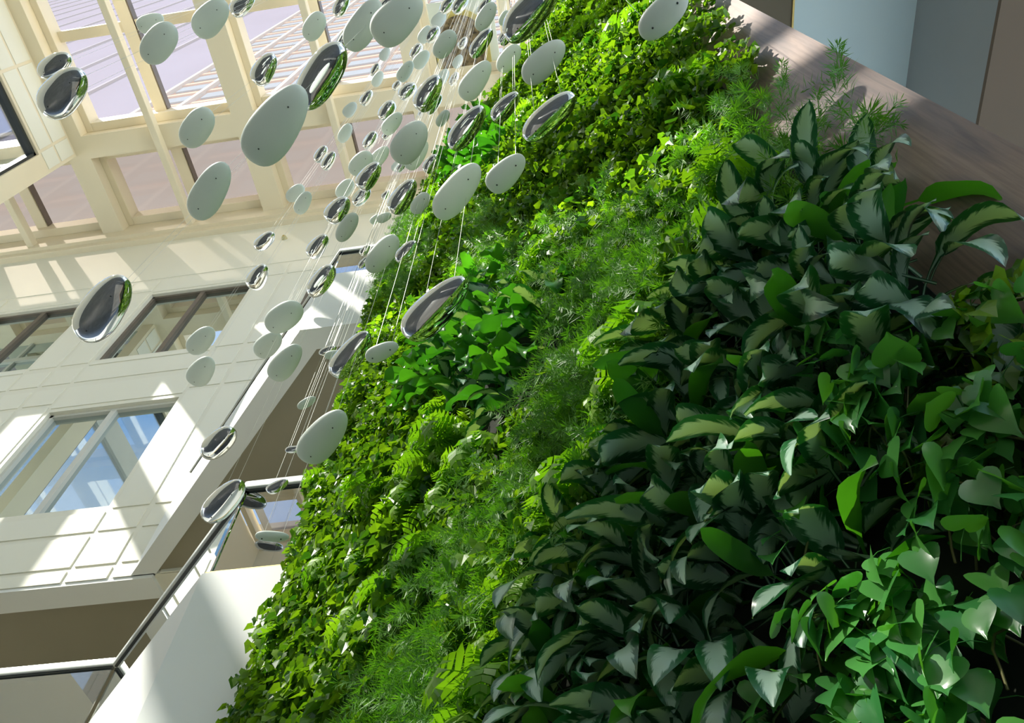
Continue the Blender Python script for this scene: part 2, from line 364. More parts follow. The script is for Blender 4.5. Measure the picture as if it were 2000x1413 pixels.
# soffits and floor slabs behind the parapets
inner_up = offset_path([(-22, YA), (-6.71, YA), (-3.06, YC), (3.0, YC)], 0.28)
struct(MB().prism([inner_up[0], inner_up[1], inner_up[2], inner_up[3], Vector((3, 13.0)), Vector((-22, 13.0))], 7.62, 7.95).build('ceiling_gallery', M['soffit']), 'olive brown soffit over the lower gallery', 'ceiling')
inner_lo = offset_path(lo_path, 0.28)
struct(MB().prism([inner_lo[0], inner_lo[1], inner_lo[2], inner_lo[3], Vector((3, 13.0)), Vector((-22, 13.0))], 2.5, 2.8).build('floor_gallery', M['soffit']), 'gallery floor slab behind the lower parapet', 'floor')
struct(MB().box(-22, 3, 12.7, 13.0, 2.8, 7.62).build('wall_gallery_back', M['cream']), 'cream back wall of the lower gallery', 'wall')
bp = [(-4.55, 7.6), (-2.05, 5.1), (2.5, 5.1)]
struct(ribbon([(-7.0, 10.05)] + bp[1:], 0, 0.35, 7.30, 7.62).build('trim_3', M['dark_soffit']), 'dark bulkhead step running parallel to the balcony edge under the soffit', 'bulkhead')
struct(ribbon([(-7.0, 10.05)] + bp[1:], 0.35, 0.6, 2.8, 7.62).build('wall_gallery_inner', M['cream']), 'plain wall set back behind the lower balcony', 'wall')
# glass balustrades: every pane is a part
def balustrade(name, path, z0, z1, joints, label):
    e = empty(name, (path[0][0], path[0][1], z0)); tag(e, label, 'balustrade')
    o = Vector((path[0][0], path[0][1])); loc = [Vector(p) - o for p in path]
    for k in range(len(loc) - 1):
        a, b = loc[k], loc[k + 1]; L = (b - a).length; n = joints[k]; d = (b - a) / L
        for i in range(n):
            s0 = a + d * (L * i / n + 0.012); s1 = a + d * (L * (i + 1) / n - 0.012)
            ribbon([s0, s1], 0.06, 0.075, -0.06, z1 - z0 - 0.02).build('pane', M['rail_glass'], e)
        for i in range(1 if k else 0, n):
            s0 = a + d * (L * i / n - 0.012); s1 = s0 + d * 0.024
            ribbon([s0, s1], 0.055, 0.08, 0, z1 - z0 - 0.02).build('joint', M['gasket'], e)
        MBk = ribbon([a, b], 0.045, 0.085, z1 - z0 - 0.055, z1 - z0 - 0.03); MBk.build('channel', M['gasket'], e)
    ribbon(loc, 0.02, 0.085, z1 - z0 - 0.03, z1 - z0 + 0.05).build('handrail', M['steel'], e, bevel=0.012)
    return e
balustrade('glass_balustrade', lo_path, 3.93, 4.90, (6, 1, 3), 'green-tinted glass balustrade with steel handrail on the lower white parapet')
b2 = balustrade('glass_balustrade', up_path, 9.05, 9.86, (2, 3), 'glass balustrade on the upper white parapet under the facade windows')

# ---- skylight: deep beams, glazing bars, hanging rails, panes
X0R, X1R = -22.0, 3.0
Y0R, Y1R = -13.5, YA - 0.27
ybx = [-18.85, -13.65, -8.45, -3.25, 1.95]
xby = [4.75, -1.05, -10.6]
for x in ybx:
    mb = MB().box(x - 0.33, x + 0.33, 4.42 if x < -14 else 0.0 if x < -13 else Y0R, Y1R, HC, GLZ + 0.05)
    if -14 < x < -13: mb.box(x - 0.01, x + 0.2, Y0R, 0.0, HC, HC + 0.45)      # unseen stretch, slimmed to narrow its shadow on the living wall
    o = mb.build('beam', M['beam'])
    struct(o); o.name = 'ceiling_beam_long'; o['label'] = 'deep cream roof beam running towards the facade'; o['category'] = 'beam'; o['group'] = 'long roof beams'
for y in xby:
    mb = MB(); ed = [X0R] + [v for x in ybx for v in (x - 0.33, x + 0.33)] + [X1R]
    for i in range(0 if y > 4 else 4, len(ed), 2): mb.box(ed[i], ed[i + 1], y - 0.33, y + 0.33, HC, GLZ + 0.04)
    o = struct(mb.build('ceiling_beam_cross', M['beam'])); o['label'] = 'deep cream roof beam running across, parallel to the facade'; o['category'] = 'beam'; o['group'] = 'cross roof beams'
# stepped ledges inside each coffer, glazing bars at mid bay
yedges = [Y1R] + [v for y in xby for v in (y + 0.33, y - 0.33)] + [Y0R]
cells = []
for j in range(0, len(yedges) - 1, 2):
    ya, yb = yedges[j + 1], yedges[j]
    if yb - ya < 1.0: continue
    xe = [X0R] + [v for x in ybx for v in (x - 0.33, x + 0.33)] + [X1R]
    for i in range(0, len(xe) - 1, 2):
        if xe[i + 1] - xe[i] > 1: cells.append((xe[i], xe[i + 1], ya, yb))
sk = 0
for x0, x1, ya, yb in cells:
    if x1 < -13.9 and yb < 4.9: continue
    sk += 1
    e = struct(empty('window_skylight_%d' % sk, ((x0 + x1) / 2, (ya + yb) / 2, 22.40)), 'square skylight bay of clear panes between cream beams', 'skylight'); e['group'] = 'skylight bays'
    cx, cy = e.location.x, e.location.y
    a, b, c_, d = x0 - cx, x1 - cx, ya - cy, yb - cy
    w = 0.02 if abs(x0 + 13.32) < 0.01 and yb < 0 else 0.2  # ledge thinned in the unseen bay to let sun onto the living wall
    MB().box(a, a + w, c_, d, 0, 0.55).box(b - w * 0.4, b, c_, d, 0, 0.55).box(a + w, b - w * 0.4, c_, c_ + 0.18, 0, 0.55).box(a + w, b - w * 0.4, d - 0.25, d, 0, 0.55).build('ledge', M['beam'], e, bevel=0.02)
    two_x, two_y = (x1 - x0) > 3, 3 < (yb - ya) < 8
    mxp = [a] + ([0.0] if two_x else []) + [b]; myp = [c_] + ([0.0] if two_y else []) + [d]
    if two_x: 
        MB().box(-0.17, 0.17, c_, d, 0.26, 0.55).build('glazing_bar', M['beam'], e, bevel=0.01)
        MB().box(0.18, 0.21, c_ + 0.2, d - 0.26, 0.3, 0.55).build('weathering_strip', M['bronze'], e)
    if two_y: MB().box(a, b, -0.14, 0.14, 0.3, 0.55).build('glazing_bar', M['beam'], e, bevel=0.01)
    for i in range(len(mxp) - 1):
        for j in range(len(myp) - 1):
            MB().box(mxp[i], mxp[i + 1], myp[j], myp[j + 1], 0.55, 0.57).build('pane', M['haze2'] if yb > 7 else M['haze'], e)
for x in (-16.25, -11.05, -5.85, -0.65):
    if x < -14: e = MB().box(x - 0.1, x + 0.1, 5.0, Y1R + 0.1, 21.72, 22.0)
    else: e = MB().box(x - 0.1, x + 0.1, Y0R, Y1R + 0.1, 21.72, 22.0)
    o = e.build('ceiling_rail', M['beam'], bevel=0.03); struct(o); o['label'] = 'narrow cream rail slung under the cross beams at mid bay'; o['category'] = 'rail'; o['group'] = 'rails under the skylight'
# solid roof over the right-hand galleries, outer walls of the hall
struct(MB().box(3.0, 9, -14, 8, HC, 23.6).build('ceiling_roof', M['cream']), 'solid flat roof right of the skylight', 'roof')
struct(MB().box(-22, 9, -14.3, -13.5, FLOOR, 23.6).build('wall_behind', M['cream']), 'cream wall closing the atrium behind the viewer', 'wall')
struct(MB().box(2.6, 40, -30, 14, FLOOR - 0.2, FLOOR).build('floor_bounce', M['cream']), 'unseen pale floor added to bounce daylight onto the right-hand ceiling', 'floor')  # out-of-view reflector, added to brighten the pale ceiling
# ---- left wall with clerestory windows
LX = -13.7
mb = MB()
mb.box(LX - 0.4, LX, 0.0, 4.95, 20.4, 22.0)
mb.box(LX - 0.4, LX, -13.5, 4.95, FLOOR, 12.0)
mb.box(LX - 0.4, LX, 4.40, 4.95, 12.0, 20.4)
mb.box(LX - 0.4, LX, -13.5, -8.05, 12.0, 22.0)  # unseen solid stretch, added to keep sun off the walnut border
def rake(poly):
    i = len(mb.v); n = len(poly)
    mb.v += [(LX - 0.4, y, z) for y, z in poly] + [(LX, y, z) for y, z in poly]
    mb.f += [tuple(i + k for k in range(n)), tuple(i + n + k for k in reversed(range(n)))] + [(i + k, i + n + k, i + n + (k + 1) % n, i + (k + 1) % n) for k in range(n)]
rake([(-7.5, 12.0), (-6.25, 12.0), (-6.25, 18.9), (-7.5, 20.7)])      # unseen raking block, added to shade the silver-leaved drift
rake([(-8.05, 20.5), (-7.5, 20.5), (-7.5, 20.7), (-8.05, 21.5)])  # unseen upper piece continuing that added shading edge
wl = struct(mb.build('wall_left', M['beam']), 'cream left wall with a tall clerestory window strip', 'wall')
for z0, z1 in ((20.5, 21.1), (21.2, 21.9)):
    y = 4.85
    for L in (0.55, 2.1, 2.1):
        MB().box(LX, LX + 0.02, y - L + 0.08, y, z0, z1).build('panel', M['panel'], wl, bevel=0.006); y -= L
e = struct(empty('window_left', (LX - 0.2, 4.4, 12.0)), 'tall clerestory window in the left wall showing blue sky', 'window')
ys = [0, -4.4, -8.6, -12.5]
MB().box(-0.1, 0.1, -12.5, 0, 5.45, 6.25).build('transom', M['frame_white'], e)
MB().box(-0.12, 0.12, -4.4, 0, 8.32, 8.4).build('head_frame', M['gasket'], e)
MB().box(-0.12, 0.12, -0.08, 0, 0, 8.4).build('jamb_frame', M['gasket'], e)
for k in range(3):
    MB().box(-0.01, 0.01, ys[k + 1], ys[k], 0, 8.4 if k == 0 else 10.0).build('pane', M['skyglass'], e)
    if k == 1: MB().box(-0.1, 0.1, ys[k] - 0.08, ys[k] + 0.08, 0, 8.4 if k == 0 else 10.0).build('mullion', M['frame_white'], e)

# glazed return wall that closes the hall left of the clerestory corner: coated glass above, clear glass below
e = struct(empty('window_return', (LX - 0.4, 4.75, 10.0)), 'glazed return wall with white bars left of the clerestory corner', 'window')
for k in range(4):
    a, b = -2.0 * (k + 1), -2.0 * k
    MB().box(a + 0.05, b - 0.05, -0.015, 0.015, 0.0, 8.6).build('pane', M['skyglass'], e)
    MB().box(a + 0.05, b - 0.05, -0.015, 0.015, 8.8, 12.0).build('pane', M['win'], e)
    MB().box(a - 0.05, a + 0.05, -0.08, 0.08, 0, 12.0).build('mullion', M['frame_white'], e)
for z in (8.6, 9.7, 10.8): MB().box(-8, 0, -0.1, 0.1, z, z + 0.2).build('transom', M['frame_white'], e)
struct(MB().box(-22, LX - 0.4, 4.55, 4.95, FLOOR, 10.0).build('wall_return', M['beam']), 'cream return wall below the glazed corner', 'wall')

# ---- right-hand gallery ceiling beyond the wood edge
struct(MB().box(2.88, 4.2, -4, 4, 9.0, 9.2).build('ceiling_right_gallery', M['paleblue']), 'pale blue ceiling panel beyond the walnut wall edge', 'ceiling')
struct(MB().box(4.2, 8.6, -4, 4, 7.45, 9.3).build('trim_4', M['greybeam']), 'grey bulkhead side dropping below the pale blue ceiling', 'bulkhead')
struct(MB().box(4.2, 8.6, -4, 4, 7.40, 7.45).build('ceiling_right_low', M['brown']), 'brown underside of the grey bulkhead', 'ceiling')
struct(MB().box(1.9, 2.86, -4, 4, 9.0, 9.4).build('trim_5', M['dark_soffit']), 'dark strip beside the pale blue ceiling panel', 'bulkhead')
struct(MB().box(2.86, 2.88, -4, 4, 8.98, 9.2).build('trim_6', M['brass']), 'thin brass strip at the edge of the pale blue ceiling panel', 'trim')

# ================================================================== LIVING WALL
CW = 1.3
NV = Vector((1, 1, 0)).normalized(); TV = Vector((-1, 1, 0)).normalized(); OUT = -NV
def wp(s, h, d=0.0): return NV * (CW - d) + TV * s + Vector((0, 0, h))
RZ = math.atan2(OUT.y, OUT.x)
S0, S1, HT = -0.30, 4.12, 9.75
def wall_box(s0, s1, d0, d1, z0, z1, mb=None):
    mb = mb or MB()
    q = [wp(s0, 0, d1), wp(s1, 0, d1), wp(s1, 0, d0), wp(s0, 0, d0)]
    return mb.prism([(p.x, p.y) for p in q], z0, z1)
ww = struct(wall_box(S0, S1, -0.14, 0, FLOOR, HT).build('wall_right', M['wood']), 'walnut veneered wall that carries the living plants', 'wall')
wall_box(0.06, 4.0, 0.0, 0.02, -1.0, HT - 0.05).build('planting_felt', M['felt'], ww)

# ---------------------------------------------------------------- leaf meshes
def leaf_mesh(name, mat, L, W, prof, p0=0.0, droop=1.6, fold=0.25, nseg=8, petiole=0.0, wave=0.0, twist=0.0, seed=0):
    """a leaf growing along +X from the origin, bending downwards; its upper face looks to +Z"""
    rnd = random.Random(seed)
    v, f, uv = [], [], []
    us = (-1, -0.5, 0, 0.5, 1)
    pts = []; pos = Vector((0, 0, 0)); ang = p0
    if petiole:
        for k in range(3):
            pts.append((pos.copy(), ang, None)); pos = pos + Vector((math.cos(ang), 0, math.sin(ang))) * petiole / 3
            ang -= droop * 0.10
    for k in range(nseg + 1):
        t = k / nseg
        pts.append((pos.copy(), ang, t)); pos = pos + Vector((math.cos(ang), 0, math.sin(ang))) * L / nseg; ang -= droop / nseg * (0.5 + t)
    ph = rnd.random() * 6
    for p, a, t in pts:
        w = 0.0035 if t is None else max(0.002, W * prof(t))
        nx, nz_ = -math.sin(a), math.cos(a)
        tw = twist * (0 if t is None else t)
        for u in us:
            lift = abs(u) * fold * w + (0 if t is None else wave * W * math.sin(ph + t * 9 + (3 if u > 0 else 0)) * abs(u))
            y, n_ = u * w, lift
            y, n_ = y * math.cos(tw) - n_ * math.sin(tw), y * math.sin(tw) + n_ * math.cos(tw)
            v.append((p.x + nx * n_, y, p.z + nz_ * n_)); uv.append(((u + 1) / 2, 0 if t is None else t))
    n = len(us)
    for k in range(len(pts) - 1):
        for j in range(n - 1):
            a = k * n + j; f.append((a, a + n, a + n + 1, a + 1))
    me = bpy.data.meshes.new(name); me.from_pydata(v, [], f)
    lay = me.uv_layers.new(name='UVMap')
    for lp in me.loops: lay.data[lp.index].uv = uv[lp.vertex_index]
    me.polygons.foreach_set('use_smooth', [True] * len(me.polygons)); me.materials.append(mat); me.update()
    return me
lance = lambda t: (t ** 0.62) * ((1 - t) ** 0.72) * 1.75
broadp = lambda t: (t ** 0.55) * ((1 - t) ** 0.6) * 1.55
AGL = [leaf_mesh('silver_leaf', M['agl'], 0.18 + 0.02 * (i % 3), 0.050 + 0.006 * (i % 2), lance, 0.35 + 0.15 * (i % 4), 1.25 + 0.25 * (i % 4), 0.06 + 0.09 * (i % 3), 10, 0.09, 0.10, 0.2 * ((i % 3) - 1), i) for i in range(9)]
BRD = [leaf_mesh('broad_leaf', M['broad'], 0.19 + 0.03 * (i % 3), 0.055, broadp, 0.3 + 0.2 * (i % 3), 1.3 + 0.35 * (i % 4), 0.26, 9, 0.12, 0.32, 0.2 * ((i % 3) - 1), 20 + i) for i in range(6)]
AGN = [leaf_mesh('green_leaf', M['broad'], 0.19 + 0.02 * (i % 2), 0.045, lance, 0.5 + 0.2 * (i % 3), 0.9 + 0.3 * (i % 3), 0.2, 8, 0.09, 0.12, 0.2, 40 + i) for i in range(4)]
def heart_mesh(name, mat, S, cup, droop, seed, side=0.0):
    """heart-shaped leaf with a drip tip, stalk end at the origin, along +X, upper face +Z"""
    rows = [(-0.20, 0.20, 0.40), (-0.10, 0.07, 0.52), (0.0, 0.0, 0.58), (0.16, 0.0, 0.58), (0.34, 0.0, 0.52), (0.52, 0.0, 0.40), (0.70, 0.0, 0.25), (0.86, 0.0, 0.10), (1.04, 0.0, 0.012)]
    v, f, uv = [], [], []
    for k, (x, lo, hi) in enumerate(rows):
        for sgn in (-1, 1):
            for m_, y in enumerate((lo, (lo + hi) / 2, hi)):
                z = cup * (y ** 2) * 1.2 - droop * max(0, x) ** 2 + side * sgn * y * 0.5 + (0.03 if y == 0 and x > 0 else 0) * -1
                v.append((x * S, sgn * y * S, z * S)); uv.append((0.5 + sgn * y * 0.8, (x + 0.2) / 1.24))
    for k in range(len(rows) - 1):
        a = k * 6; b = a + 6
        for q in ((0, 1), (1, 2)):
            f.append((a + q[0], a + q[1], b + q[1], b + q[0])); f.append((a + 3 + q[1], a + 3 + q[0], b + 3 + q[0], b + 3 + q[1]))
    i = len(v)   # stalk
    for x, z in ((0.0, 0.0), (-0.35, -0.22), (-0.62, -0.60)):
        v += [(x * S, -0.016 * S, z * S), (x * S, 0.016 * S, z * S), (x * S, 0, (z - 0.03) * S)]; uv += [(0.5, 0)] * 3
    for k in range(2):
        a = i + 3 * k
        for j in range(3): f.append((a + j, a + (j + 1) % 3, a + 3 + (j + 1) % 3, a + 3 + j))
    me = bpy.data.meshes.new(name); me.from_pydata(v, [], f); lay = me.uv_layers.new(name='UVMap')
    for lp in me.loops: lay.data[lp.index].uv = uv[lp.vertex_index]
    bm = bmesh.new(); bm.from_mesh(me); bmesh.ops.remove_doubles(bm, verts=bm.verts, dist=1e-5); bm.to_mesh(me); bm.free()
    me.polygons.foreach_set('use_smooth', [True] * len(me.polygons)); me.materials.append(mat); return me
HRT = [heart_mesh('heart_leaf', M['heart'], 0.050 + 0.006 * (i % 4), 0.25 * ((i % 3) - 0.4), 0.12 + 0.12 * (i % 3), i, 0.2 * ((i % 3) - 1)) for i in range(7)]
YHRT = heart_mesh('heart_leaf', M['yheart'], 0.045, 0.2, 0.2, 3)
def frond_mesh(name, mat, L, seed):
    rnd = random.Random(seed); mb = MB(); pos = Vector((0, 0, 0)); ang = 0.55 + rnd.random() * 0.3; n = 11; pts = []
    for k in range(n + 1):
        pts.append((pos.copy(), ang)); pos = pos + Vector((math.cos(ang), 0, math.sin(ang))) * L / n; ang -= 0.14 + 0.02 * k
    mb.tube([p for p, a in pts], [0.003 * (1 - 0.8 * k / n) for k in range(n + 1)], 3)
    for k in range(2, n + 1):
        p, a = pts[k]; t = k / n
        ln = L * 0.30 * math.sin(math.pi * min(1, 0.18 + 0.78 * t)) + 0.01
        d = Vector((math.cos(a), 0, math.sin(a))); nrm = Vector((-math.sin(a), 0, math.cos(a)))
        for sg in (-1, 1):
            tip = p + d * ln * 0.55 + Vector((0, sg, 0)) * ln - nrm * ln * (0.15 + 0.2 * rnd.random())
            mid = p + d * ln * 0.2 + Vector((0, sg, 0)) * ln * 0.55 + nrm * 0.004
            w = d * L * 0.040
            i = len(mb.v); mb.v += [tuple(p - w * 0.8), tuple(mid - w), tuple(tip), tuple(mid + w * 1.1), tuple(p + w * 0.8)]
            mb.f += [(i, i + 1, i + 3, i + 4), (i + 1, i + 2, i + 3)]
    p, a = pts[-1]; d = Vector((math.cos(a), 0, math.sin(a))); i = len(mb.v)
    mb.v += [tuple(p + Vector((0, 0.012, 0))), tuple(p + d * L * 0.14), tuple(p - Vector((0, 0.012, 0)))]; mb.f.append((i, i + 1, i + 2))
    return mb.mesh(name, mat)
FRN = [frond_mesh('frond', M['fern'], 0.24 + 0.04 * (i % 3), 60 + i) for i in range(5)]
def set_rnd(me, vals):
    at = me.attributes.new('rnd', 'FLOAT', 'FACE'); at.data.foreach_set('value', vals)
def ivy_mesh(name, mat, n, rad, size, seed, hang=0.0):
    """a mat of small lobed leaves facing out of the wall, tips down; the wall is the plane x = 0"""
    rnd = random.Random(seed); v, f, rv = [], [], []
    shape = [(0.0, 0.0), (-0.12, 0.42), (0.32, 0.50), (0.55, 0.30), (1.0, 0.0), (0.55, -0.30), (0.32, -0.50), (-0.12, -0.42)]
    for k in range(n):
        r = rad * math.sqrt(rnd.random()); t = rnd.random() * 6.283
        dep = 0.03 + (0.13 + 0.05 * math.sin(3 * t + seed)) * rnd.random() ** 0.8 * (1.15 - 0.75 * (r / rad) ** 2)
        S = size * (0.6 + 0.7 * rnd.random())
        c = Vector((dep, r * math.cos(t), r * math.sin(t) - hang * dep))
        e = Euler((rnd.gauss(0, 0.45), R_(rnd.gauss(52, 26)), rnd.gauss(0, 0.75))).to_matrix()
        i = len(v)
        for q, (x, y) in enumerate(shape):
            z = 0.22 * abs(y) - 0.22 * x * x
            v.append(tuple(c + e @ (Vector((x - 0.3, y, z)) * S)))
        f += [(i, i + 1, i + 2, i + 3), (i, i + 3, i + 4), (i, i + 4, i + 5), (i, i + 5, i + 6, i + 7)]
        rv += [rnd.random()] * 4
    me = bpy.data.meshes.new(name); me.from_pydata(v, [], f); me.materials.append(mat); set_rnd(me, rv); return me
IVY = [ivy_mesh('ivy_foliage', M['ivy'], 430, 0.30, 0.050, 100 + i) for i in range(7)]
IVYT = [ivy_mesh('ivy_foliage', M['ivy'], 330, 0.30, 0.066, 120 + i, 0.6) for i in range(4)]
def asp_mesh(name, mat, stems, seed):
    rnd = random.Random(seed); v, f, rv = [], [], []
    for s in range(stems):
        yaw = rnd.gauss(0, 0.75); ang = rnd.uniform(-0.2, 1.2); L = rnd.uniform(0.14, 0.30); n = 22
        pos = Vector((0, rnd.gauss(0, 0.10), rnd.gauss(0, 0.10))); side = Vector((-math.sin(yaw), math.cos(yaw), 0)); r0 = rnd.random()
        for k in range(n):
            d = Vector((math.cos(ang) * math.cos(yaw), math.cos(ang) * math.sin(yaw), math.sin(ang)))
            pos = pos + d * L / n; ang -= 0.085
            if k < 3: continue
            br = 0.045 * math.sin(math.pi * (0.15 + 0.8 * k / n)) + 0.012
            for q in range(5):
                a = rnd.random() * 6.283; nn = side * math.cos(a) + d.cross(side) * math.sin(a)
                tip = pos + nn * br * rnd.uniform(0.6, 1.1) + d * br * rnd.uniform(0.1, 0.8)
                w = d.cross(nn) * 0.0017
                i = len(v); mid = pos * 0.45 + tip * 0.55
                v += [tuple(pos), tuple(mid + w), tuple(tip), tuple(mid - w)]; f.append((i, i + 1, i + 2, i + 3)); rv.append((r0 + 0.3 * rnd.random()) % 1)
    me = bpy.data.meshes.new(name); me.from_pydata(v, [], f); me.materials.append(mat); set_rnd(me, rv); return me
ASP = [asp_mesh('needle_foliage', M['asp'], 30, 200 + i) for i in range(5)]

# ---------------------------------------------------------------- planting plan (outlines of the drifts as seen on the wall)
def inside(p, poly):
    x, y = p; c = False; j = len(poly) - 1
    for i in range(len(poly)):
        if (poly[i][1] > y) != (poly[j][1] > y) and x < (poly[j][0] - poly[i][0]) * (y - poly[i][1]) / (poly[j][1] - poly[i][1]) + poly[i][0]: c = not c
        j = i
    return c
DRIFT = [
    ('agl', [(1500, 370), (1600, 320), (1720, 340), (1770, 410), (1820, 500), (1830, 610), (1800, 650), (1650, 680), (1690, 880), (1760, 1000), (1740, 1120), (1650, 1180), (1620, 1600), (880, 1600), (1010, 1310), (1060, 1180), (1110, 990), (1230, 910), (1270, 730), (1300, 590), (1390, 560), (1400, 480)]),
    ('phi', [(1650, 680), (1800, 650), (1900, 690), (2000, 800), (2300, 1000), (2300, 1700), (1620, 1700), (1650, 1180), (1740, 1120), (1760, 1000), (1690, 880)]),
    ('brd', [(800, 770), (850, 650), (940, 560), (1030, 530), (1100, 570), (1110, 660), (1090, 770), (1000, 830), (930, 820)]),
    ('brd2', [(880, 350), (880, 270), (950, 240), (1000, 290), (950, 350)]),
    ('fern', [(820, 900), (870, 820), (950, 820), (900, 930), (800, 1040), (760, 1020)]),
    ('fern2', [(1060, 960), (1160, 800), (1180, 690), (1290, 590), (1270, 730), (1230, 910), (1110, 990), (1060, 1180), (1010, 1310), (880, 1500), (880, 1330), (960, 1130)]),
    ('fern3', [(1370, 350), (1480, 300), (1510, 360), (1400, 480), (1340, 450)]),
    ('asp', [(640, 1600), (760, 1250), (870, 1080), (1000, 900), (1090, 760), (1110, 600), (1080, 480), (1180, 420), (1330, 400), (1330, 520), (1200, 640), (1160, 800), (1060, 960), (960, 1130), (880, 1330), (800, 1600)]),
    ('asp2', [(1420, 200), (1500, 190), (1600, 320), (1560, 350), (1420, 330)]),
    ('asp3', [(760, 570), (780, 420), (850, 420), (830, 570)]),
    ('asp4', [(960, 420), (1080, 480), (1060, 550), (920, 560)]),
]
def drift(s, h):
    px = proj(wp(s, h, 0.08 if h > 3 else 0.14))
    for n, poly in DRIFT:
        if inside(px, poly): return n, px
    return 'ivy', px
def in_view(px, m=90): return -m < px[0] < 2000 + m and -m < px[1] < 1413 + m
def grid(step, s0, s1, h0, h1, jit=0.35):
    out = []; h = h0; row = 0
    while h < h1:
        s = s0 + (step / 2 if row % 2 else 0)
        while s < s1:
            out.append((s + random.uniform(-jit, jit) * step, h + random.uniform(-jit, jit) * step)); s += step
        h += step * 0.88; row += 1
    return out
def child(name, me, parent, loc, rot, sc=1.0):
    o = bpy.data.objects.new(name, me); col.objects.link(o); o.parent = parent
    o.location = loc; o.rotation_euler = rot; o.scale = (sc, sc, sc); return o
ADD = {}
# silver-splashed clumps
for s, h in grid(0.17, 0.02, 2.4, 0.15, 3.2):
    n, px = drift(s, h)
    if n != 'agl' or not in_view(px, 160): continue
    e = empty('silver_leaved_plant', wp(s, h, 0.02), RZ)
    around = [drift(s + a * 0.2, h + b * 0.2)[0] for a in (-1, 0, 1) for b in (-1, 0, 1)]
    place = 'beside the walnut border' if s < 0.2 and h > 1.35 else 'next to the heart-leaf climbers' if 'phi' in around else 'next to the lobed ferns' if any(q.startswith('fern') for q in around) else 'next to feathery foliage' if any(q.startswith('asp') or q == 'ivy' for q in around) else 'amid its own kind, ' + ('upper part of drift' if h > 1.25 else 'foot of drift')
    tag(e, 'clump of dark green silver-splashed leaves ' + place, 'plant', 'silver-leaved clumps ' + place)
    k = 8
    for i in range(k):
        me = random.choice(AGL) if random.random() > 0.14 else random.choice(AGN)
        yaw = R_(-88 + 176 * (i + random.random()) / k)
        child('leaf', me, e, (0.0 + random.random() * 0.05, random.uniform(-.05, .05), random.uniform(-.07, .07)), (random.gauss(0, 0.35), R_(random.gauss(6, 22)), yaw), random.uniform(0.88, 1.35))
# heart-leaf climbers
for s, h in grid(0.135, -0.05, 0.95, 0.0, 1.62):
    n, px = drift(s, h)
    if n != 'phi' or not in_view(px, 200): continue
    e = empty('heart_leaf_climber', wp(s, h, 0.02), RZ)
    near = [drift(s + a * 0.16, h + b * 0.16)[0] for a in (-1, 0, 1) for b in (-1, 0, 1)]
    place = 'against the walnut border' if s < 0.12 else 'next to the silver-leaved drift' if 'agl' in near else 'amid other climbers low on the wall'
    tag(e, 'trailing climber with glossy heart-shaped leaves ' + place, 'plant', 'heart-leaf climbers ' + place)
    for vn in range(3):
        pts = []; p = Vector((0, random.uniform(-.06, .06), 0.05)); d = Vector((random.uniform(0.5, 1.0), random.uniform(-0.7, 0.7), 0.5)).normalized()
        for k in range(9):
            pts.append(p.copy()); p = p + d * 0.035; d = (d + Vector((random.uniform(-.12, .05), random.uniform(-.2, .2), -0.24))).normalized()
            p.x = min(max(p.x, 0.02), 0.15)
        child('stem', MB().tube(pts, 0.0024, 4).mesh('stem', M['stem'], True), e, (0, 0, 0), (0, 0, 0))
        for k in range(1, 9):
            yel = random.random() < 0.006
            q = pts[k] + Vector((random.uniform(0.02, 0.06), random.uniform(-.045, .045), random.uniform(0.0, 0.03)))
            child('leaf', YHRT if yel else random.choice(HRT), e, q, (random.gauss(0, 0.35), R_(random.gauss(55, 22)), random.gauss(0, 0.7)), random.uniform(0.8, 1.2))
# broad-leaved clumps
for s, h in grid(0.27, 0.3, 4.1, 3.0, 10.0):
    n, px = drift(s, h)
    if not n.startswith('brd'): continue
    e = empty('broad_leaved_plant', wp(s, h, 0.02), RZ)
    tag(e, 'clump of glossy green broad leaves amid feathery foliage' if n == 'brd' else 'bright broad-leaved clump at the top corner of the living wall', 'plant', 'broad-leaved clumps on the living wall' if n == 'brd' else 'broad-leaved clumps at the top corner')
    for i in range(9):
        child('leaf', random.choice(AGL if random.random() < 0.35 and n == 'brd' else BRD), e, (random.random() * 0.05, random.uniform(-.06, .06), random.uniform(-.06, .06)), (random.gauss(0, 0.3), R_(random.gauss(5, 20)), R_(-85 + 170 * (i + random.random()) / 9)), random.uniform(0.85, 1.2))
# ferns
for s, h in grid(0.24, 0.1, 4.1, 0.4, 9.6):
    n, px = drift(s, h)
    if n.startswith('fern'): pass
    elif n == 'ivy' and h > 1.0 and random.random() < 0.06 and in_view(px): n = 'fernx'
    else: continue
    e = empty('lobed_fern', wp(s, h, 0.03), RZ)
    tag(e, {'fern': 'yellow-green lobed fern below the broad-leaved cluster', 'fern2': 'lobed fern in the strip along the silver-leaved drift', 'fern3': 'bright yellow-green lobed fern beside the upper walnut border', 'fernx': 'lone lobed fern growing through the small-leaved ivy'}[n], 'plant', {'fern': 'ferns below the broad-leaved cluster', 'fern2': 'ferns along the silver-leaved drift', 'fern3': 'ferns by the upper walnut border', 'fernx': 'ferns scattered in the ivy'}[n])
    for i in range(7):
        child('frond', random.choice(FRN), e, (0.02, random.uniform(-.05, .05), random.uniform(-.05, .05)), (random.gauss(0, 0.3), R_(random.gauss(10, 18)), R_(-75 + 150 * (i + random.random()) / 7)), random.uniform(0.75, 1.15))
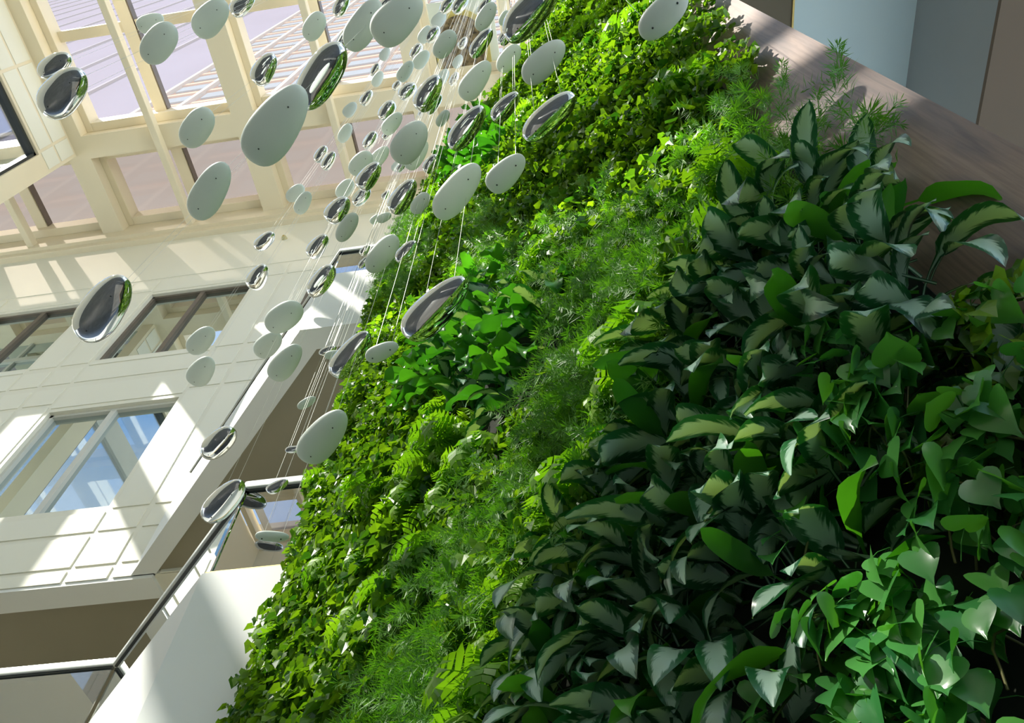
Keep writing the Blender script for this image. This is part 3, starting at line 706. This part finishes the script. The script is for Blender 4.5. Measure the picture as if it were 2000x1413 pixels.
# feathery clumps
for s, h in grid(0.2, -0.02, 4.1, 0.4, 10.0):
    n, px = drift(s, h)
    if n.startswith('fern2') and random.random() < 0.5: n = 'aspf'
    elif not n.startswith('asp') or not in_view(px): continue
    place = {'asp2': 'beside the upper walnut border', 'asp3': 'at the far edge below the skylight', 'asp4': 'above the broad-leaved cluster', 'aspf': 'mixed with the lobed ferns'}.get(n) or 'in the long diagonal drift, ' + ('upper part' if h > 4.5 else 'lower part')
    e = empty('feathery_asparagus_fern', wp(s, h, 0.02), RZ); tag(e, 'feathery fine-needled clump ' + place, 'plant', 'feathery clumps ' + place)
    o = child('foliage', random.choice(ASP), e, (0, 0, 0), (0, 0, 0), random.uniform(0.9, 1.25)); o['kind'] = 'stuff'
# small-leaved ivy mats
for s, h in grid(0.345, 0.1, 4.12, 0.6, 9.9, 0.3):
    n, px = drift(s, h)
    if not in_view(px): continue
    if n in ('agl', 'phi'): continue
    if n != 'ivy' and not (n.startswith('asp') and random.random() < 0.25) and not (n.startswith('fern') and random.random() < 0.6): continue
    low = h < 4.5 and s > 2.2
    place = 'along the top edge' if h > 9.1 else 'along the far edge beside the white balconies' if s > 3.6 else 'beside the upper walnut border' if s < 0.45 else 'mixed with feathery foliage' if n.startswith('asp') else 'mixed with lobed ferns' if n.startswith('fern') else 'in the sunny upper field' if h > 6 else 'in the field below the broad-leaved cluster' if s > 2.2 else 'between the feathery drifts'
    e = empty('ivy_plant', wp(s, h, 0.015), RZ); tag(e, 'mat of small-leaved ivy ' + place, 'ivy', 'ivy mats ' + place)
    o = child('foliage', random.choice(IVYT if low and random.random() < 0.7 else IVY), e, (0, 0, 0), (0, 0, 0), random.uniform(0.9, 1.12)); o['kind'] = 'stuff'

# ================================================================== HANGING PEBBLES
def pebble_mesh(name, mat, taper, seed):
    bm = bmesh.new(); bmesh.ops.create_uvsphere(bm, u_segments=36, v_segments=22, radius=1.0)
    for v in bm.verts:
        x, y, z = v.co.z, v.co.x, v.co.y              # poles on the long axis
        k = 1 - taper * x
        bulge = (1 - abs(x) ** 2.4) ** (1 / 2.2) / max(1e-6, math.sqrt(max(1e-9, 1 - x * x))) if abs(x) < 0.999 else 1
        bulge = min(bulge, 1.6)
        n = 0.025 * mnoise.noise(Vector((x, y, z)) * 1.3 + Vector((seed * 7, 0, 0)))
        v.co = (x * (1 + n), y * k * bulge * (1 + n), z * k * bulge * (1 - 0.12 * (z > 0)) * (1 + n))
    bmesh.ops.recalc_face_normals(bm, faces=bm.faces)
    me = bpy.data.meshes.new(name); bm.to_mesh(me); bm.free(); me.materials.append(mat)
    me.polygons.foreach_set('use_smooth', [True] * len(me.polygons)); return me
PEB = {k: [pebble_mesh('pebble_body', M[m_], t, i) for i, t in enumerate((0.06, 0.14, 0.22))] for k, m_ in (('M', 'mirror'), ('W', 'matte'))}
_bm = bmesh.new(); bmesh.ops.create_uvsphere(_bm, u_segments=10, v_segments=6, radius=0.0045); GROM = bpy.data.meshes.new('grommet'); _bm.to_mesh(GROM); _bm.free(); GROM.materials.append(M['gasket'])
CABLE = MB().tube([(0, 0, 0), (0, 0, 1)], 0.0012, 4).mesh('cable', M['cable'])
PEBBLES = [  # finish, place on the picture, length, width, slant
 ('M',107,128,72,38,33),('M',124,181,112,68,48),('W',294,44,55,31,25),('W',311,84,90,54,52),('W',412,35,86,52,48),('M',474,9,56,32,40),
 ('W',614,51,61,37,58),('M',667,10,50,26,60),('M',517,135,68,40,58),('M',627,149,150,68,57),('M',670,80,58,24,64),('W',540,244,176,88,55),
 ('W',385,249,86,52,55),('W',410,373,122,60,60),('W',684,214,34,21,50),('W',674,260,41,22,60),('M',627,301,37,21,57),('M',642,314,41,21,58),
 ('W',577,377,42,26,43),('W',592,396,48,27,60),('M',660,410,60,39,50),('W',674,369,44,28,50),('M',517,471,47,27,42),('M',621,481,54,32,52),
 ('W',678,444,64,31,58),('W',710,49,112,54,57),('W',777,37,122,70,44),('M',755,6,54,20,50),('M',776,72,25,13,55),('W',752,105,29,17,58),
 ('M',733,136,29,16,58),('W',738,154,33,19,60),('M',716,191,35,19,55),('M',756,216,44,27,52),('W',766,241,52,28,50),('M',757,264,25,14,40),
 ('M',723,274,40,22,55),('W',800,278,92,58,55),('W',814,303,66,32,55),('M',783,327,23,14,48),('W',774,324,24,15,55),('M',842,320,41,25,58),
 ('W',705,319,56,36,48),('W',740,307,52,27,48),('M',721,344,64,36,52),('M',706,384,44,26,48),('M',754,381,21,13,45),('M',787,384,78,40,55),
 ('W',821,397,49,29,52),('W',750,425,31,18,25),('W',733,428,24,14,45),('W',865,231,37,20,55),('M',912,250,104,46,52),('M',988,209,74,36,48),
 ('M',1073,228,132,54,42),('W',1062,121,108,54,45),('W',929,157,90,43,54),('W',994,114,64,35,52),('M',940,84,68,29,54),('M',904,84,27,15,58),
 ('W',869,86,62,36,55),('M',845,67,38,23,50),('W',830,67,38,21,60),('M',813,100,35,19,55),('W',823,116,42,25,50),('W',792,139,46,24,55),
 ('M',775,167,23,14,50),('M',796,178,41,27,42),('M',837,182,80,42,58),('W',865,151,36,19,60),('M',848,204,46,20,55),('M',822,221,16,9,55),
 ('M',887,154,30,15,62),('W',894,120,29,17,60),('W',858,38,36,23,50),('M',874,10,40,22,50),('M',899,8,44,24,52),('M',947,12,44,20,55),
 ('W',949,32,63,30,58),('M',1038,22,150,66,48),('M',989,70,42,22,55),('W',985,35,32,18,62),('W',893,374,130,60,52),('W',989,338,94,52,45),
 ('W',1296,28,124,62,45),('M',202,603,146,78,55),('M',504,541,54,35,58),('W',555,619,80,53,38),('W',524,673,60,42,45),('W',558,708,84,46,52),
 ('M',628,549,74,38,53),('W',393,665,64,41,48),('W',394,725,62,45,55),('M',427,865,80,48,45),('M',437,979,104,54,48),('M',542,950,46,24,30),
 ('W',532,1048,67,26,-2),('M',575,878,36,16,8),('W',632,853,122,68,52),('W',599,787,40,19,32),('W',746,687,68,35,25),('M',686,693,110,52,52),
 ('M',640,685,36,17,22),('W',652,693,36,19,12),('M',851,603,164,74,45),('W',747,496,88,44,52),('M',795,492,54,31,47),('M',713,489,25,15,45),('M',712,512,32,14,45),
]
def far_limit(rv):
    d = min(21.2 / rv.z if rv.z > 0 else 99, 7.2 / rv.y if rv.y > 0 else 99)
    k = (CW - 0.55) / rv.dot(NV) if rv.dot(NV) > 0 else 99
    if k > 0:
        q = rv * k; s = q.dot(TV)
        if -0.3 < s < 4.4 and q.z < 10.6: d = min(d, k)
    k = 4.0 / rv.y if rv.y > 0 else 99; q = rv * k
    if q.x > -3.4 and q.z < 10.1: d = min(d, k - 0.35)
    # chamfered fronts
    nd = Vector((1, 1, 0)); den = rv.dot(nd)
    if den > 0:
        for cst, zmax in ((1.08, 5.1), (0.94, 10.1)):
            k = cst / den
            if k > 0:
                q = rv * k
                if -7 < q.x < -2.8 and q.z < zmax: d = min(d, k - 0.5)
    return d
def backdrop(x, y):
    if y < 470 and x < 1130 and (x + 0.77 * y < 1090) and y < 440: return 'against the skylight'
    if 1.0 and (x > 745 and y < 640) or x > 800: return 'in front of the living wall'
    if x > 470 and y > 640: return 'in front of the white balconies'
    return 'in front of the cream facade'
seen = []
for i, (fin, u, v, ln, wd, ang) in enumerate(PEBBLES):
    rv = ray(u, v)
    real = 0.45 * (ln / 170.0) ** 0.30
    depth = min(F * real / ln, far_limit(rv))
    P0 = rv * depth                                    # rv has unit camera depth
    dc = cam2world(Vector((math.cos(R_(ang)), -math.sin(R_(ang)), 0)))
    t = -dc.z / rv.z; hv = dc + rv * t                  # the horizontal direction that shows this slant
    a = (ln / 2) * depth / F * min(hv.length, 1.35)
    b = max(0.36 * a, min(0.72 * a, (wd / 2) * depth / F * 1.0))
    e = empty('hanging_pebble', P0, math.atan2(hv.y, hv.x))
    size = 'large' if ln >= 95 else ('middling' if ln >= 45 else 'small')
    where = backdrop(u, v)
    look = 'polished mirror' if fin == 'M' else 'matte pale grey'
    tag(e, '%s %s pebble hung on two thin cables %s' % (size, look, where), 'pebble', '%s %s pebbles %s' % (size, look, where))
    body = link('pebble_body', PEB[fin][i % 3], e); body.scale = (a, b, b * 0.62)
    if ln >= 45:
        tp = (0.06, 0.14, 0.22)[i % 3]
        for x_ in (-0.55, 0.55):
            zz = -(1 - tp * x_) * (1 - abs(x_) ** 2.4) ** (1 / 2.2)
            g = link('grommet', GROM, body); g.location = (x_, 0, zz); g.scale = (1 / a, 1 / b, 1 / (b * 0.62))
    for sg in (-0.55, 0.55):
        cb = link('cable', CABLE, e); cb.location = (sg * a, 0, b * 0.3); cb.scale = (1, 1, GLZ - P0.z - b * 0.3)

# ================================================================== SMALL THINGS ON THE BUILDING
def detector(x, z, label):
    e = empty('smoke_detector', (x, YA, z)); tag(e, label, 'detector')
    bm = bmesh.new(); bmesh.ops.create_cone(bm, cap_ends=True, segments=24, radius1=0.085, radius2=0.06, depth=0.09, matrix=Matrix.Translation((0, -0.045, 0)) @ Matrix.Rotation(R_(90), 4, 'X'))
    me = bpy.data.meshes.new('housing'); bm.to_mesh(me); bm.free(); me.materials.append(M['detector']); link('housing', me, e)
    bm = bmesh.new(); bmesh.ops.create_cone(bm, cap_ends=True, segments=16, radius1=0.035, radius2=0.03, depth=0.04, matrix=Matrix.Translation((0, -0.10, 0)) @ Matrix.Rotation(R_(90), 4, 'X'))
    me = bpy.data.meshes.new('sensor_cap'); bm.to_mesh(me); bm.free(); me.materials.append(M['brass']); link('sensor_cap', me, e)
rv = ray(556, 467); detector(rv.x * YA / rv.y, rv.z * YA / rv.y, 'small round ivory detector on the cream facade above the windows')
# arched stone panel set into the skylight bay above the cluster
ax0, ax1, ay0, ay1 = -2.92, -0.95, 2.6, 4.42
e = empty('arched_ceiling_panel', ((ax0 + ax1) / 2, 4.42, 22.45)); tag(e, 'arched mottled brown stone panel with a yellow rim set in the skylight bay', 'panel')
n = 20; hw = 0.62
def arch(r, y0): return [(-r, y0)] + [(-r * math.cos(math.pi * k / n), -0.95 - r * math.sin(math.pi * k / n)) for k in range(n + 1)] + [(r, y0)]
MB().prism([(-1.0, 0), (-1.0, -1.95), (1.0, -1.95), (1.0, 0)], 0.12, 0.2).build('backing_plate', M['mint'], e)
MB().prism(arch(hw + 0.14, 0), 0.04, 0.12).build('rim', M['gold'], e)
MB().prism(arch(hw, 0), -0.02, 0.04).build('stone_field', M['stone'], e)

# ================================================================== OUTSIDE, SEEN THROUGH THE SKYLIGHT
TY = 20.0
e = empty('brick_tower', (-23, TY, 25)); tag(e, 'tall orange brick tower with banded windows seen through the skylight', 'tower')
x0, x1 = -2.87 * TY + 23, 12 + 23
MB().box(x0, x1, 0.4, 12, 0, 235).build('body', M['brick'], e)
ncol, nfl = 10, 29
cw = (x1 - x0) / ncol
for k in range(ncol + 1): MB().box(x0 + k * cw - 0.35, x0 + k * cw + 0.35, -0.2, 0.4, 0, 235).build('pier', M['tpier'], e)
wmesh = MB().box(1.1, cw - 1.1, 0.15, 0.4, 0, 3.2).mesh('window', M['tpane']); smesh = MB().box(x0, x1, 0.1, 0.4, 0, 1.0).mesh('string_course', M['tbrick'])
for r in range(nfl):
    o = link('string_course', smesh, e); o.location = (0, 0, r * 8 + 6.2)
    for k in range(ncol): o = link('window', wmesh, e); o.location = (x0 + k * cw, 0, r * 8 + 1.4)
e = empty('hazy_sky_tower', (-130, 26, 25)); tag(e, 'pale lavender glass tower added in place of hazy sky behind the brick tower', 'tower')
MB().box(-520, 55, 0.5, 30, 0, 1200).build('body', M['lav'], e)  # added block that stands in for the hazy sky
for k in range(24): MB().box(-500 + k * 23, -499 + k * 23, 0, 0.5, 0, 1200).build('rib', M['lavpier'], e)
bpy.context.view_layer.update()
